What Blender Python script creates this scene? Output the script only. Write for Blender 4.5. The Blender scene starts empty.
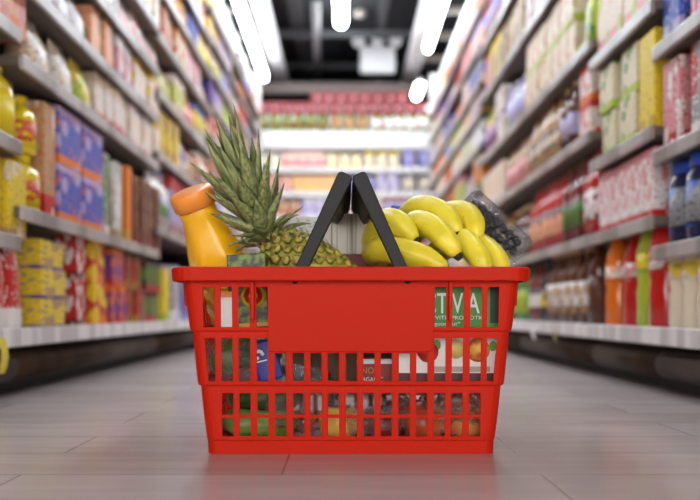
import bpy, math, random
from mathutils import Vector, Matrix, Euler, noise
random.seed(11)
PI = math.pi
F, VX, VY, H0 = 850.0, 345.0, 312.0, 0.1874
C = bpy.context.scene.collection
def P(px, py, Y): return Vector(((px-VX)/F*Y, Y, H0+(VY-py)/F*Y))
def lin(c):
    return tuple(((v/255)/12.92 if v/255 <= .04045 else ((v/255+.055)/1.055)**2.4) for v in c)

# ------------------------------------------------------------------ materials
def newmat(name):
    m = bpy.data.materials.new(name); m.use_nodes = True
    nt = m.node_tree; b = nt.nodes['Principled BSDF']
    return m, nt, b
def plain(name, rgb, rough=.5, metal=0, coat=0, trans=0, bump=0, bscale=60):
    m, nt, b = newmat(name)
    b.inputs['Base Color'].default_value = (*lin(rgb), 1)
    b.inputs['Roughness'].default_value = rough
    b.inputs['Metallic'].default_value = metal
    b.inputs['Coat Weight'].default_value = coat
    b.inputs['Transmission Weight'].default_value = trans
    N = nt.nodes; L = nt.links
    tc = N.new('ShaderNodeTexCoord'); nz = N.new('ShaderNodeTexNoise'); nz.inputs['Scale'].default_value = bscale
    L.new(tc.outputs['Object'], nz.inputs['Vector'])
    mr = N.new('ShaderNodeMapRange'); mr.inputs['To Min'].default_value = rough*.85; mr.inputs['To Max'].default_value = min(1, rough*1.15)
    L.new(nz.outputs['Fac'], mr.inputs['Value']); L.new(mr.outputs['Result'], b.inputs['Roughness'])
    if bump:
        bp = N.new('ShaderNodeBump'); bp.inputs['Strength'].default_value = bump; bp.inputs['Distance'].default_value = .002
        L.new(nz.outputs['Fac'], bp.inputs['Height']); L.new(bp.outputs['Normal'], b.inputs['Normal'])
    return m
def emis(name, rgb, s):
    m, nt, b = newmat(name)
    b.inputs['Base Color'].default_value = (*lin(rgb), 1)
    b.inputs['Emission Color'].default_value = (*lin(rgb), 1)
    b.inputs['Emission Strength'].default_value = s
    return m
def speckle(name, c1, c2, scale=20, rough=.5, lo=.4, hi=.6, bump=0, stretch=(1,1,1), detail=3, coords='Object'):
    m, nt, b = newmat(name); N = nt.nodes; L = nt.links
    tc = N.new('ShaderNodeTexCoord'); mp = N.new('ShaderNodeMapping'); mp.inputs['Scale'].default_value = stretch
    nz = N.new('ShaderNodeTexNoise'); nz.inputs['Scale'].default_value = scale; nz.inputs['Detail'].default_value = detail
    cr = N.new('ShaderNodeValToRGB'); cr.color_ramp.elements[0].position = lo; cr.color_ramp.elements[1].position = hi
    cr.color_ramp.elements[0].color = (*lin(c1), 1); cr.color_ramp.elements[1].color = (*lin(c2), 1)
    L.new(tc.outputs[coords], mp.inputs['Vector']); L.new(mp.outputs['Vector'], nz.inputs['Vector'])
    L.new(nz.outputs['Fac'], cr.inputs['Fac']); L.new(cr.outputs['Color'], b.inputs['Base Color'])
    b.inputs['Roughness'].default_value = rough
    if bump:
        bp = N.new('ShaderNodeBump'); bp.inputs['Strength'].default_value = bump; bp.inputs['Distance'].default_value = .002
        L.new(nz.outputs['Fac'], bp.inputs['Height']); L.new(bp.outputs['Normal'], b.inputs['Normal'])
    return m
_pk = {}
def pack(c1, c2, c3, seed=0, rough=.45):
    """printed packaging: coloured bands, a picture blob and rows of small print"""
    key = (c1, c2, c3, seed)
    if key in _pk: return _pk[key]
    m, nt, b = newmat('packaging'); N = nt.nodes; L = nt.links
    rr = random.Random(hash(key) & 0xffff)
    tc = N.new('ShaderNodeTexCoord'); sp = N.new('ShaderNodeSeparateXYZ'); L.new(tc.outputs['Generated'], sp.inputs[0])
    cr = N.new('ShaderNodeValToRGB'); cr.color_ramp.interpolation = 'CONSTANT'
    e = cr.color_ramp.elements
    e[0].position = 0; e[0].color = (*lin(c2), 1); e[1].position = rr.uniform(.1, .25); e[1].color = (*lin(c1), 1)
    x = e.new(rr.uniform(.72, .88)); x.color = (*lin(c3 if rr.random() < .5 else c1), 1)
    L.new(sp.outputs['Z'], cr.inputs['Fac'])
    # picture blobs
    vo = N.new('ShaderNodeTexVoronoi'); vo.inputs['Scale'].default_value = rr.uniform(1.6, 3.2)
    mp = N.new('ShaderNodeMapping'); mp.inputs['Location'].default_value = (rr.random()*5, rr.random()*5, rr.random()*5)
    L.new(tc.outputs['Generated'], mp.inputs['Vector']); L.new(mp.outputs['Vector'], vo.inputs['Vector'])
    lt = N.new('ShaderNodeMath'); lt.operation = 'LESS_THAN'; lt.inputs[1].default_value = rr.uniform(.3, .48)
    L.new(vo.outputs['Distance'], lt.inputs[0])
    mx = N.new('ShaderNodeMix'); mx.data_type = 'RGBA'
    L.new(lt.outputs[0], mx.inputs['Factor']); L.new(cr.outputs['Color'], mx.inputs['A']); mx.inputs['B'].default_value = (*lin(c3), 1)
    # small print
    nz = N.new('ShaderNodeTexNoise'); nz.inputs['Scale'].default_value = 7
    m2 = N.new('ShaderNodeMapping'); m2.inputs['Scale'].default_value = (1.2, 1.2, 4)
    L.new(mp.outputs['Vector'], m2.inputs['Vector']); L.new(m2.outputs['Vector'], nz.inputs['Vector'])
    gt = N.new('ShaderNodeMath'); gt.operation = 'GREATER_THAN'; gt.inputs[1].default_value = .6; L.new(nz.outputs['Fac'], gt.inputs[0])
    my = N.new('ShaderNodeMix'); my.data_type = 'RGBA'
    L.new(gt.outputs[0], my.inputs['Factor']); L.new(mx.outputs['Result'], my.inputs['A']); my.inputs['B'].default_value = (*lin(c2), 1)
    L.new(my.outputs['Result'], b.inputs['Base Color']); b.inputs['Roughness'].default_value = rough
    _pk[key] = m; return m

M = {}
def red_plastic():
    m, nt, b = newmat('red_plastic'); N = nt.nodes; L = nt.links
    b.inputs['Base Color'].default_value = (*lin((200, 34, 7)), 1); b.inputs['Roughness'].default_value = .5; b.inputs['Specular IOR Level'].default_value = .16
    tc = N.new('ShaderNodeTexCoord'); nz = N.new('ShaderNodeTexNoise'); nz.inputs['Scale'].default_value = 260
    L.new(tc.outputs['Object'], nz.inputs['Vector'])
    bp = N.new('ShaderNodeBump'); bp.inputs['Strength'].default_value = .12; bp.inputs['Distance'].default_value = .001
    L.new(nz.outputs['Fac'], bp.inputs['Height']); L.new(bp.outputs['Normal'], b.inputs['Normal'])
    t = N.new('ShaderNodeBsdfTranslucent'); t.inputs['Color'].default_value = (*lin((235, 40, 22)), 1)
    mx = N.new('ShaderNodeMixShader'); mx.inputs[0].default_value = .14
    L.new(b.outputs[0], mx.inputs[1]); L.new(t.outputs[0], mx.inputs[2]); L.new(mx.outputs[0], N['Material Output'].inputs['Surface'])
    return m
M['red'] = red_plastic()
def film(name, alpha=.10, tint=(235, 238, 240), face=.35):
    m, nt, b = newmat(name); N = nt.nodes; L = nt.links
    b.inputs['Base Color'].default_value = (*lin(tint), 1); b.inputs['Roughness'].default_value = .12
    b.inputs['Specular IOR Level'].default_value = .8
    t = N.new('ShaderNodeBsdfTransparent'); g = N.new('ShaderNodeBsdfGlossy'); g.inputs['Roughness'].default_value = .12
    lw = N.new('ShaderNodeLayerWeight'); lw.inputs['Blend'].default_value = face
    tc = N.new('ShaderNodeTexCoord'); nz = N.new('ShaderNodeTexNoise'); nz.inputs['Scale'].default_value = 34; nz.inputs['Detail'].default_value = 5; nz.inputs['Distortion'].default_value = 2.5
    L.new(tc.outputs['Object'], nz.inputs['Vector'])
    bp = N.new('ShaderNodeBump'); bp.inputs['Strength'].default_value = 1; bp.inputs['Distance'].default_value = .018
    L.new(nz.outputs['Fac'], bp.inputs['Height'])
    for n_ in (b, g): L.new(bp.outputs['Normal'], n_.inputs['Normal'])
    L.new(bp.outputs['Normal'], lw.inputs['Normal'])
    a = N.new('ShaderNodeMixShader'); L.new(lw.outputs['Facing'], a.inputs[0]); L.new(t.outputs[0], a.inputs[1]); L.new(g.outputs[0], a.inputs[2])
    c = N.new('ShaderNodeMixShader'); c.inputs[0].default_value = alpha; L.new(a.outputs[0], c.inputs[1]); L.new(b.outputs[0], c.inputs[2])
    L.new(c.outputs[0], N['Material Output'].inputs['Surface'])
    return m
M['film'] = film('clear_plastic_film')
M['clamshell'] = film('clear_rigid_plastic', .015, face=.2)
M['black'] = plain('black_plastic', (6, 5, 5), .6, bump=.1, bscale=300)
M['grip_grey'] = plain('worn_black_plastic', (14, 13, 13), .6)
M['white_metal'] = plain('white_painted_metal', (226, 222, 220), .35)
M['beige_metal'] = plain('beige_painted_metal', (168, 158, 150), .45)
M['shelf'] = plain('taupe_shelf', (104, 92, 84), .6)
M['rail'] = speckle('shelf_price_rail', (138, 128, 122), (176, 168, 164), 5, .3, .45, .55, stretch=(1, 1, .05))
M['dark_back'] = plain('dark_shelf_back', (66, 56, 50), .7)
M['rail_white'] = speckle('white_price_rail', (200, 194, 192), (236, 232, 230), 14, .3, .45, .55, stretch=(1, 1, .05))
M['bumper'] = speckle('brown_bumper', (46, 33, 26), (66, 50, 39), 5, .5)
M['bumper'].node_tree.nodes['Principled BSDF'].inputs['Specular IOR Level'].default_value = .1
M['kick'] = plain('black_kick', (22, 20, 19), .6)
M['ceiling'] = plain('black_ceiling_paint', (40, 40, 42), .8)
M['duct'] = plain('dark_grey_metal', (62, 61, 63), .6)
M['lamp'] = emis('fluorescent_diffuser', (236, 246, 255), 29)
M['lamp_white'] = plain('white_housing', (225, 225, 225), .4)
M['wallm'] = plain('grey_wall_paint', (80, 78, 78), .8)
M['soffit'] = plain('taupe_soffit', (120, 108, 102), .7)

def floor_mat():
    m, nt, b = newmat('plank_tile_floor'); N = nt.nodes; L = nt.links
    tc = N.new('ShaderNodeTexCoord'); mp = N.new('ShaderNodeMapping'); mp.inputs['Location'].default_value = (.073, .07, 0)
    br = N.new('ShaderNodeTexBrick'); br.inputs['Scale'].default_value = 1; br.offset = .26; br.offset_frequency = 1
    br.offset = .5; br.offset_frequency = 2; br.squash = 1
    br.inputs['Brick Width'].default_value = .6; br.inputs['Row Height'].default_value = .15
    br.inputs['Mortar Size'].default_value = .0016; br.inputs['Mortar Smooth'].default_value = .3; br.inputs['Bias'].default_value = 0
    br.inputs['Color1'].default_value = (*lin((186, 170, 167)), 1); br.inputs['Color2'].default_value = (*lin((198, 184, 182)), 1)
    br.inputs['Mortar'].default_value = (*lin((146, 132, 130)), 1)
    L.new(tc.outputs['Object'], mp.inputs['Vector']); L.new(mp.outputs['Vector'], br.inputs['Vector'])
    nz = N.new('ShaderNodeTexNoise'); nz.inputs['Scale'].default_value = 6; nz.inputs['Detail'].default_value = 5
    m2 = N.new('ShaderNodeMapping'); m2.inputs['Scale'].default_value = (.6, 5, 1)
    L.new(tc.outputs['Object'], m2.inputs['Vector']); L.new(m2.outputs['Vector'], nz.inputs['Vector'])
    cr = N.new('ShaderNodeValToRGB'); cr.color_ramp.elements[0].position = .35; cr.color_ramp.elements[1].position = .65
    cr.color_ramp.elements[0].color = (.9, .885, .88, 1); cr.color_ramp.elements[1].color = (1, 1, 1, 1)
    L.new(nz.outputs['Fac'], cr.inputs['Fac'])
    mx = N.new('ShaderNodeMix'); mx.data_type = 'RGBA'; mx.blend_type = 'MULTIPLY'; mx.inputs['Factor'].default_value = .8
    L.new(br.outputs['Color'], mx.inputs['A']); L.new(cr.outputs['Color'], mx.inputs['B']); L.new(mx.outputs['Result'], b.inputs['Base Color'])
    mr = N.new('ShaderNodeMapRange'); mr.inputs['To Min'].default_value = .13; mr.inputs['To Max'].default_value = .28
    L.new(nz.outputs['Fac'], mr.inputs['Value']); L.new(mr.outputs['Result'], b.inputs['Roughness'])
    bp = N.new('ShaderNodeBump'); bp.inputs['Strength'].default_value = .25; bp.inputs['Distance'].default_value = .002; bp.invert = True
    L.new(br.outputs['Fac'], bp.inputs['Height']); L.new(bp.outputs['Normal'], b.inputs['Normal'])
    return m
M['floor'] = floor_mat()

# ------------------------------------------------------------------ mesh helpers
class MB:
    def __init__(s): s.v = []; s.f = []; s.m = []; s.sm = []
    def add(s, vs, fs, mi=0, smooth=False, mat=None):
        o = len(s.v)
        for p in vs:
            p = Vector(p); s.v.append(tuple(mat @ p) if mat else tuple(p))
        for f in fs: s.f.append(tuple(i+o for i in f)); s.m.append(mi); s.sm.append(smooth)
        return s
    def box(s, lo, hi, mi=0, mat=None, taper=1):
        (a, b, c), (d, e, g) = lo, hi
        mx, my = (a+d)/2, (b+e)/2
        T = lambda x, y: (mx+(x-mx)*taper, my+(y-my)*taper)
        vs = [(a, b, c), (d, b, c), (d, e, c), (a, e, c), (*T(a, b), g), (*T(d, b), g), (*T(d, e), g), (*T(a, e), g)]
        return s.add(vs, [(0, 3, 2, 1), (4, 5, 6, 7), (0, 1, 5, 4), (1, 2, 6, 5), (2, 3, 7, 6), (3, 0, 4, 7)], mi, False, mat)
    def loft(s, rings, mi=0, smooth=True, closed=True, caps=True, mat=None):
        n = len(rings[0]); vs = [p for r in rings for p in r]; fs = []
        for i in range(len(rings)-1):
            for j in range(n if closed else n-1):
                k = (j+1) % n; fs.append((i*n+j, i*n+k, (i+1)*n+k, (i+1)*n+j))
        if caps: fs.append(tuple(reversed(range(n)))); fs.append(tuple((len(rings)-1)*n+j for j in range(n)))
        return s.add(vs, fs, mi, smooth, mat)
    def lathe(s, prof, seg=16, mi=0, mat=None, caps=True, sq=0):
        rings = []
        for r, z in prof:
            ring = []
            for k in range(seg):
                a = 2*PI*k/seg; q = 1
                if sq: q = 1/max(abs(math.cos(a)), abs(math.sin(a)))**sq
                ring.append((r*q*math.cos(a), r*q*math.sin(a), z))
            rings.append(ring)
        return s.loft(rings, mi, True, True, caps, mat)
    def tube(s, pts, rad, seg=10, mi=0, caps=True, sect=None, up=Vector((0, 0, 1)), mat=None):
        pts = [Vector(p) for p in pts]; rings = []
        if not hasattr(rad, '__len__'): rad = [rad]*len(pts)
        t0 = (pts[1]-pts[0]).normalized(); u = t0.cross(up)
        if u.length < 1e-3: u = t0.cross(Vector((0, 1, 0)))
        u.normalize()
        for i, p in enumerate(pts):
            t = (pts[min(i+1, len(pts)-1)]-pts[max(i-1, 0)]).normalized()
            u = (u-t*u.dot(t)).normalized(); w = t.cross(u)
            ring = []
            for k in range(seg):
                a = 2*PI*k/seg; q = sect(a) if sect else 1
                ring.append(tuple(p+(u*math.cos(a)+w*math.sin(a))*rad[i]*q))
            rings.append(ring)
        return s.loft(rings, mi, True, True, caps, mat)
    def ball(s, c, r, seg=14, rings=9, mi=0, fn=None, mat=None):
        vs = []; c = Vector(c)
        if not hasattr(r, '__len__'): r = (r, r, r)
        R = []
        for i in range(rings+1):
            th = PI*i/rings; th = min(max(th, .03), PI-.03); ring = []
            for k in range(seg):
                a = 2*PI*k/seg
                d = Vector((math.sin(th)*math.cos(a), math.sin(th)*math.sin(a), -math.cos(th)))
                q = fn(d) if fn else 1
                ring.append(tuple(c+Vector((d.x*r[0], d.y*r[1], d.z*r[2]))*q))
            R.append(ring)
        return s.loft(R, mi, True, True, True, mat)
    def mesh(s, name, mats):
        me = bpy.data.meshes.new(name); me.from_pydata(s.v, [], s.f)
        for m in (mats if isinstance(mats, (list, tuple)) else [mats]): me.materials.append(m)
        me.polygons.foreach_set('material_index', s.m); me.polygons.foreach_set('use_smooth', s.sm)
        me.update(); return me
    def build(s, name, mats, parent=None, bevel=0, bseg=2, loc=None):
        o = bpy.data.objects.new(name, s.mesh(name, mats)); C.objects.link(o)
        if parent: o.parent = parent
        if loc is not None: o.location = loc
        if bevel:
            b = o.modifiers.new('bevel', 'BEVEL'); b.width = bevel; b.segments = bseg; b.limit_method = 'ANGLE'; b.angle_limit = math.radians(40)
        return o
def tag(o, label=None, cat=None, group=None, kind=None):
    if label: o['label'] = label
    if cat: o['category'] = cat
    if group: o['group'] = group
    if kind: o['kind'] = kind
    return o
def empty(name, loc=(0, 0, 0), rot=(0, 0, 0)):
    o = bpy.data.objects.new(name, None); o.empty_display_size = .05; C.objects.link(o); o.location = loc; o.rotation_euler = rot; return o
def catmull(pts, n=6):
    pts = [Vector(p) for p in pts]; q = [pts[0]*2-pts[1]]+pts+[pts[-1]*2-pts[-2]]; out = []
    for i in range(1, len(q)-2):
        for k in range(n):
            t = k/n; a, b, c, d = q[i-1:i+3]
            out.append(.5*((2*b)+(c-a)*t+(2*a-5*b+4*c-d)*t*t+(3*b-a-3*c+d)*t**3))
    out.append(pts[-1]); return out

# ------------------------------------------------------------------ setting
XS = .72           # shelf fronts at x = +-XS
def struct(name, mb, m): o = mb.build(name, m); o['kind'] = 'structure'; return o
b = MB(); b.box((-4, -4, -.05), (4, 11, 0)); struct('floor', b, M['floor'])
CZ = 2.82
b = MB(); b.box((-4, -4, CZ), (4, 11, CZ+.05)); struct('ceiling', b, M['ceiling'])
b = MB(); b.box((-4.05, -4, 0), (-4, 11, CZ)); struct('wall_left', b, M['wallm'])
b = MB(); b.box((4, -4, 0), (4.05, 11, CZ)); struct('wall_right', b, M['wallm'])
b = MB(); b.box((-4, 11, 0), (4, 11.05, CZ)); struct('wall_back', b, M['wallm'])
# soffit beam over the end shelves
b = MB(); b.box((-4, 8.2, 2.30), (4, 8.32, 2.40)); struct('trim_1', b, M['soffit'])

# ceiling services
b = MB()
for i, (x, w, z) in enumerate([(-.42, .12, .1), (.33, .08, .07)]):
    bb = MB(); bb.box((x-w/2, -3, CZ-z), (x+w/2, 10.9, CZ-.001))
    for k in range(9): bb.box((x-w/2-.01, -2.6+k*1.5, CZ-z-.01), (x+w/2+.01, -2.55+k*1.5, CZ-.001))
    tag(bb.build('air_duct', M['duct'], bevel=.01),
        ['dark grey duct running along the black ceiling, left of centre', 'narrow dark duct on the black ceiling, right of centre'][i], 'duct')
for k, y in enumerate([7.6, 8.6, 9.3]):
    bb = MB(); bb.box((-3.9, y, CZ-.17), (3.9, y+.05, CZ-.11))
    for xx in (-2.5, 2.5): bb.box((xx, y, CZ-.12), (xx+.04, y+.05, CZ))
    tag(bb.build('ceiling_pipe', M['duct'], bevel=.006), ['dark cross bar under the ceiling before the soffit', 'dark cross bar under the ceiling just past the soffit', 'farthest dark cross bar under the ceiling'][k], 'pipe')
# lamps
def strip_light(x, y0, y1, z, w, label, m=None):
    r = empty('strip_light', (x, (y0+y1)/2, z)); tag(r, label, 'lamp'); h = (y1-y0)/2
    a = MB(); a.box((-w*.4, -h-.03, .022), (w*.4, h+.03, .05)); a.build('housing', M['lamp_white'], r, .006)
    n = 10; R = []
    for yy, s in [(-h, .55), (-h+.02, .9), (-h+.05, 1), (h-.05, 1), (h-.02, .9), (h, .55)]:
        R.append([(math.cos(PI+PI*k/n)*w/2*s, yy, math.sin(PI+PI*k/n)*.045*s+.022) for k in range(n+1)])
    a = MB(); a.loft(R, closed=True); a.build('diffuser', m or M['lamp'], r)
    a = MB()
    for k in range(int((y1-y0)/1.5)+1):
        yy = -h+.2+k*1.5
        if yy < h: a.box((-.005, yy, .05), (.005, yy+.01, CZ-z))
    a.build('hanger', M['duct'], r)
strip_light(-.745, 1.3, 7.85, H0+2.15, .062, 'long lit fluorescent strip above the left shelves')
strip_light(.68, 1.3, 7.0, H0+2.15, .062, 'long lit fluorescent strip above the right shelves')
strip_light(.665, 7.5, 7.95, H0+2.0, .075, 'short lit fluorescent strip past the end of the right shelves')
strip_light(-.035, 4.2, 7.45, H0+2.5, .1, 'lit fluorescent strip in the middle of the black ceiling')
# unlit hanging fixture left of centre
r = empty('light_track', (0, 0, 0)); tag(r, 'unlit grey metal track fixture hanging left of the lit centre strip', 'light fixture')
a = MB(); a.tube([P(316, 3, 7.0), P(317.5, 76, 8.6)], .035, 8); a.build('channel', plain('grey_metal_channel', (128, 124, 124), .4), r)
a = MB()
for px, py, y in ((316, 12, 7.2), (317.3, 68, 8.45)):
    p = P(px, py, y); a.tube([p+Vector((0, 0, .02)), (p.x, p.y, CZ)], .006, 6)
a.build('hanger', M['duct'], r)
# canopies
for s, nm in ((-1, 'left'), (1, 'right')):
    r = empty('ceiling_canopy', (s*.7, 3, H0+2.3)); tag(r, 'pale grey overhead canopy panel with open cross rungs above the %s shelves' % nm, 'canopy')
    a = MB(); x0, x1 = sorted((s*-.12, s*.02)); a.box((x0, -4.5, 0), (x1, 5.8, .1)); a.build('panel', M['white_metal'], r, .01)
    for k in range(12):
        y = -3+.62*k+.96; x0, x1 = sorted((s*.02, s*.5))
        a = MB(); a.box((x0, y, .01), (x1, y+.06, .05)); a.build('rung', M['beige_metal'], r)
    a = MB(); x0, x1 = sorted((s*.46, s*.5)); a.box((x0, -4.5, .05), (x1, 5.8, .10)); a.build('edge_bar', M['beige_metal'], r)
    a = MB()
    for k in range(5):
        for xx in (-.05, .47): a.box((s*xx-.004, -4.2+2.3*k, .09), (s*xx+.004, -4.19+2.3*k, CZ-H0-2.3))
    a.build('hanger', M['duct'], r)
# emergency light
Y = 8.05; p = P(377.5, 47, Y); q = P(377.5, 73, Y)
r = empty('emergency_light', (p.x, Y, q.z)); tag(r, 'white emergency light box with three round heads under the ceiling', 'emergency light')
hh = p.z-q.z; a = MB(); a.box((-.165, -.04, 0), (.165, .04, hh)); a.build('housing', M['lamp_white'], r, .01)
for k, (dx, dz) in enumerate(((-.18, .05), (0, .06), (.17, .05))):
    a = MB(); T = Matrix.Translation((dx, -.02, hh+dz)) @ Euler((PI/2+.3, 0, 0)).to_matrix().to_4x4()
    a.lathe([(.02, -.05), (.045, -.03), (.06, .02), (.058, .035), (.05, .03)], 14, mat=T)
    a.box((dx*.8-.008, -.01, hh-.002), (dx*.8+.008, .01, hh+dz)); a.build('lamp_head', M['lamp_white'], r)
a = MB(); a.box((-.01, -.01, hh), (.01, .01, CZ-q.z)); a.build('mount', M['duct'], r)
p = P(360, 24, 7.4)
a = MB(); a.lathe([(.02, .04), (.05, .03), (.055, 0), (.04, -.02), (.01, -.025)], 16); r = a.build('smoke_detector', M['beige_metal'], loc=(p.x, p.y, CZ-.04)); tag(r, 'small beige round smoke detector on the black ceiling', 'smoke detector')

# ------------------------------------------------------------------ shelf units
DEP = .42
def shelf_unit(side, y0, y1, levels, label, top=2.0, end=False):
    """levels: heights of shelf tops relative to the camera; side -1 / +1"""
    s = side
    r = empty('shelf_unit', (s*XS, (y0+y1)/2, 0)); tag(r, label, 'shelf')
    h = (y1-y0)/2
    def bx(mb, xa, xb, ya, yb, za, zb):
        x0, x1 = sorted((s*xa, s*xb)); mb.box((x0, ya, za), (x1, yb, zb))
    a = MB(); bx(a, DEP+.02, DEP+.04, -h, h, 0, top); a.build('back_panel', M['dark_back'], r)
    for yy in (-h, h-.02):
        a = MB(); bx(a, .05 if not end or yy < 0 else .0, DEP+.02, yy+.001, yy+.019, 0, top) if False else bx(a, DEP-.05, DEP+.019, yy+.001, yy+.019, .1, top)
        a.build('upright', M['beige_metal'], r)
    # base deck, lip, bumper, kick
    a = MB(); bx(a, .0, DEP+.02, -h, h, .118, .148); dk = a.build('base_deck', M['white_metal'], r)
    a = MB(); bx(a, -.012, .0, -h+.002, h-.002, .112, .153); a.build('price_rail', M['rail_white'], dk, .003)
    a = MB(); R = []
    for yy in (-h+.003, h-.003):
        R.append([(s*(.035-.035*math.cos(t)), yy, .066+.034*math.sin(t)) for t in [(-PI/2+PI*k/8) for k in range(9)]]+[(s*.07, yy, .1), (s*.07, yy, .03)])
    a.loft(R); a.build('bumper', M['bumper'], r)
    a = MB(); bx(a, .075, .1, -h, h, 0, .117); a.build('kick_plate', M['kick'], r)
    for H in levels:
        z = H0+H; a = MB(); bx(a, .004, DEP+.019, -h+.001, h-.001, z-.022, z-.001)
        sh = a.build('shelf', M['shelf'], r)
        a = MB(); bx(a, -.008, .004, -h+.003, h-.003, z-.031, z+.002); a.build('price_rail', M['rail'], sh, .003)
    return r
LB = [(1.0, 1.88, (.165, .375, .62), 'nearest'), (1.88, 3.27, (.235, .57, .75, .93, 1.1), 'second'),
      (3.27, 4.6, (.33, .62, .86, 1.08, 1.28, 1.46), 'third'), (4.6, 5.9, (.24, .5, .76, .96, 1.14, 1.32, 1.5, 1.66), 'fourth'), (5.9, 7.2, (.24, .5, .76, .96, 1.14, 1.32, 1.5, 1.66), 'last')]
RB = [(1.0, 1.98, (.15, .37, .61), 'nearest'), (1.98, 2.49, (.225, .435, .73), 'second'), (2.49, 3.5, (.225, .53, .80, 1.12), 'third'),
      (3.5, 4.56, (.225, .53, .80, 1.12, 1.38), 'fourth'), (4.56, 5.9, (.26, .46, .68, .90, 1.08, 1.24, 1.44, 1.64), 'fifth'), (5.9, 7.2, (.26, .46, .68, .90, 1.08, 1.24, 1.44, 1.64), 'last')]
UNIT = {}
for s, B, nm in ((-1, LB, 'left'), (1, RB, 'right')):
    for (y0, y1, lv, bn) in B:
        UNIT[s] = shelf_unit(s, y0, y1, lv, '%s bay of the metal shelving on the %s side of the aisle' % (bn, nm), H0+1.86)
    # header board along the top
    a = MB(); x0, x1 = sorted((s*(XS+.06), s*(XS+.09))); a.box((x0, 1.01, H0+1.865), (x1, 7.19, H0+1.98))
    for k in range(6):
        xa, xb = sorted((s*(XS+.09), s*(XS+DEP))); a.box((xa, 1.2+1.15*k, H0+1.862), (xb, 1.22+1.15*k, H0+1.9))
    tag(a.build('header_board', M['white_metal'], bevel=.004), 'white header board along the top of the %s shelves' % nm, 'header board')
    # white end post
    a = MB(); x0, x1 = sorted((s*(XS-.0), s*(XS+DEP+.04))); a.box((x0, 7.202, 0), (x1, 7.232, H0+2.02))
    o = a.build('end_panel', M['white_metal'], UNIT[s], .004); o.location = -UNIT[s].location; o['label'] = 'tall white end panel'

# ------------------------------------------------------------------ products
COL = dict(white=(238, 232, 228), cream=(232, 218, 192), yellow=(238, 208, 30), red=(196, 30, 26), blue=(38, 84, 190), navy=(30, 36, 78), orange=(232, 118, 24),
           green=(64, 132, 46), lime=(176, 196, 50), pink=(226, 150, 156), purple=(110, 62, 140), brown=(96, 50, 26), olive=(92, 112, 40), tan=(190, 150, 104), grey=(150, 148, 150),
           black=(34, 30, 30), magenta=(214, 40, 120), lilac=(178, 168, 212), maroon=(120, 24, 24), teal=(40, 130, 130), peach=(240, 178, 140), gold=(206, 160, 44))
def glassy(rgb):
    key = ('liq', rgb)
    if key not in _pk: _pk[key] = plain('bottle_contents', rgb, .12, coat=.6)
    return _pk[key]
def solid(rgb):
    key = ('sol', rgb)
    if key not in _pk: _pk[key] = plain('coloured_plastic', rgb, .35)
    return _pk[key]
PROF = {
 'sauce_bottle': ([(.5, 0), (.5, .62), (.42, .7), (.2, .78), (.17, .9), (.17, .93)], [(.2, .92), (.21, .99), (.19, 1.0)], (.14, .55)),
 'soda_bottle': ([(.44, 0), (.5, .03), (.5, .3), (.46, .36), (.5, .42), (.5, .62), (.4, .76), (.17, .9), (.15, .94)], [(.18, .93), (.18, .995), (.15, 1.0)], (.44, .6)),
 'jar': ([(.46, 0), (.5, .05), (.5, .74), (.4, .82), (.4, .86)], [(.43, .85), (.43, .99), (.41, 1.0)], (.15, .68)),
 'can': ([(.47, 0), (.5, .02), (.5, .96), (.47, .98)], [(.46, .975), (.46, 1.0)], (.05, .93)),
 'jug': ([(.46, 0), (.5, .03), (.5, .55), (.44, .72), (.2, .84), (.18, .88)], [(.24, .86), (.24, .99), (.2, 1.0)], (.1, .55)),
}
NM = dict(carton='carton', box='cereal_box', sauce_bottle='sauce_bottle', soda_bottle='soda_bottle', jar='jar', can='food_can', jug='plastic_jug', pouch='pouch')
CAT = dict(carton='carton', box='box', sauce_bottle='bottle', soda_bottle='bottle', jar='jar', can='can', jug='jug', pouch='pouch')
WORD = dict(carton='carton', box='tall box', sauce_bottle='bottle', soda_bottle='drink bottle', jar='jar', can='can', jug='jug', pouch='pouch')
def proto(kind, w, d, h, c, near, seed):
    """returns list of (object, children) for one product; base at the origin, front to -y"""
    c1, c2, c3 = (COL[x] for x in c); nm = NM[kind]
    if kind in ('carton', 'box'):
        a = MB(); a.box((-w/2, -d/2, 0), (w/2, d/2, h)); o = a.build(nm, pack(c1, c2, c3, seed), bevel=.002 if near else 0, bseg=1); return o
    if kind == 'pouch':
        R = []
        for z, t, ww in ((0, .9, 1), (.06, 1, 1), (.5, .85, .96), (.85, .3, .98), (.92, .06, 1), (1, .04, 1)):
            R.append([(math.copysign(abs(math.cos(a))**.5, math.cos(a))*w/2*ww, math.copysign(abs(math.sin(a))**.7, math.sin(a))*d/2*t, z*h) for a in [2*PI*k/16 for k in range(16)]])
        a = MB(); a.loft(R); return a.build(nm, pack(c1, c2, c3, seed, .3))
    body, cap, (l0, l1) = PROF[kind]; seg = 16 if near else 10
    parts = [('body', body, glassy(c1), 1), ('cap', cap, solid(c3), 1)]
    r = next((q for q, z in body if z >= .1), .5)
    lab = [(.503, l0), (.508, l0), (.508, l1), (.503, l1)]
    if kind == 'soda_bottle': lab = [(.49, l0), (.508, l0), (.508, l1), (.49, l1)]
    parts.append(('paper_label', lab, pack(c2, c1, c3, seed), 0))
    if near:
        root = empty(nm)
        for pn, pr, m, cp in parts:
            a = MB(); a.lathe([(x*w, z*h) for x, z in pr], seg, caps=True); a.build(pn, m, root)
        return root
    a = MB()
    for i, (pn, pr, m, cp) in enumerate(parts): a.lathe([(x*w, z*h) for x, z in pr], seg, mi=i)
    return a.build(nm, [p_[2] for p_ in parts])
def copy_tree(o, parent=None):
    c = o.copy(); C.objects.link(c)
    if parent: c.parent = parent
    for ch in list(o.children): copy_tree(ch, c)
    return c
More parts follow.
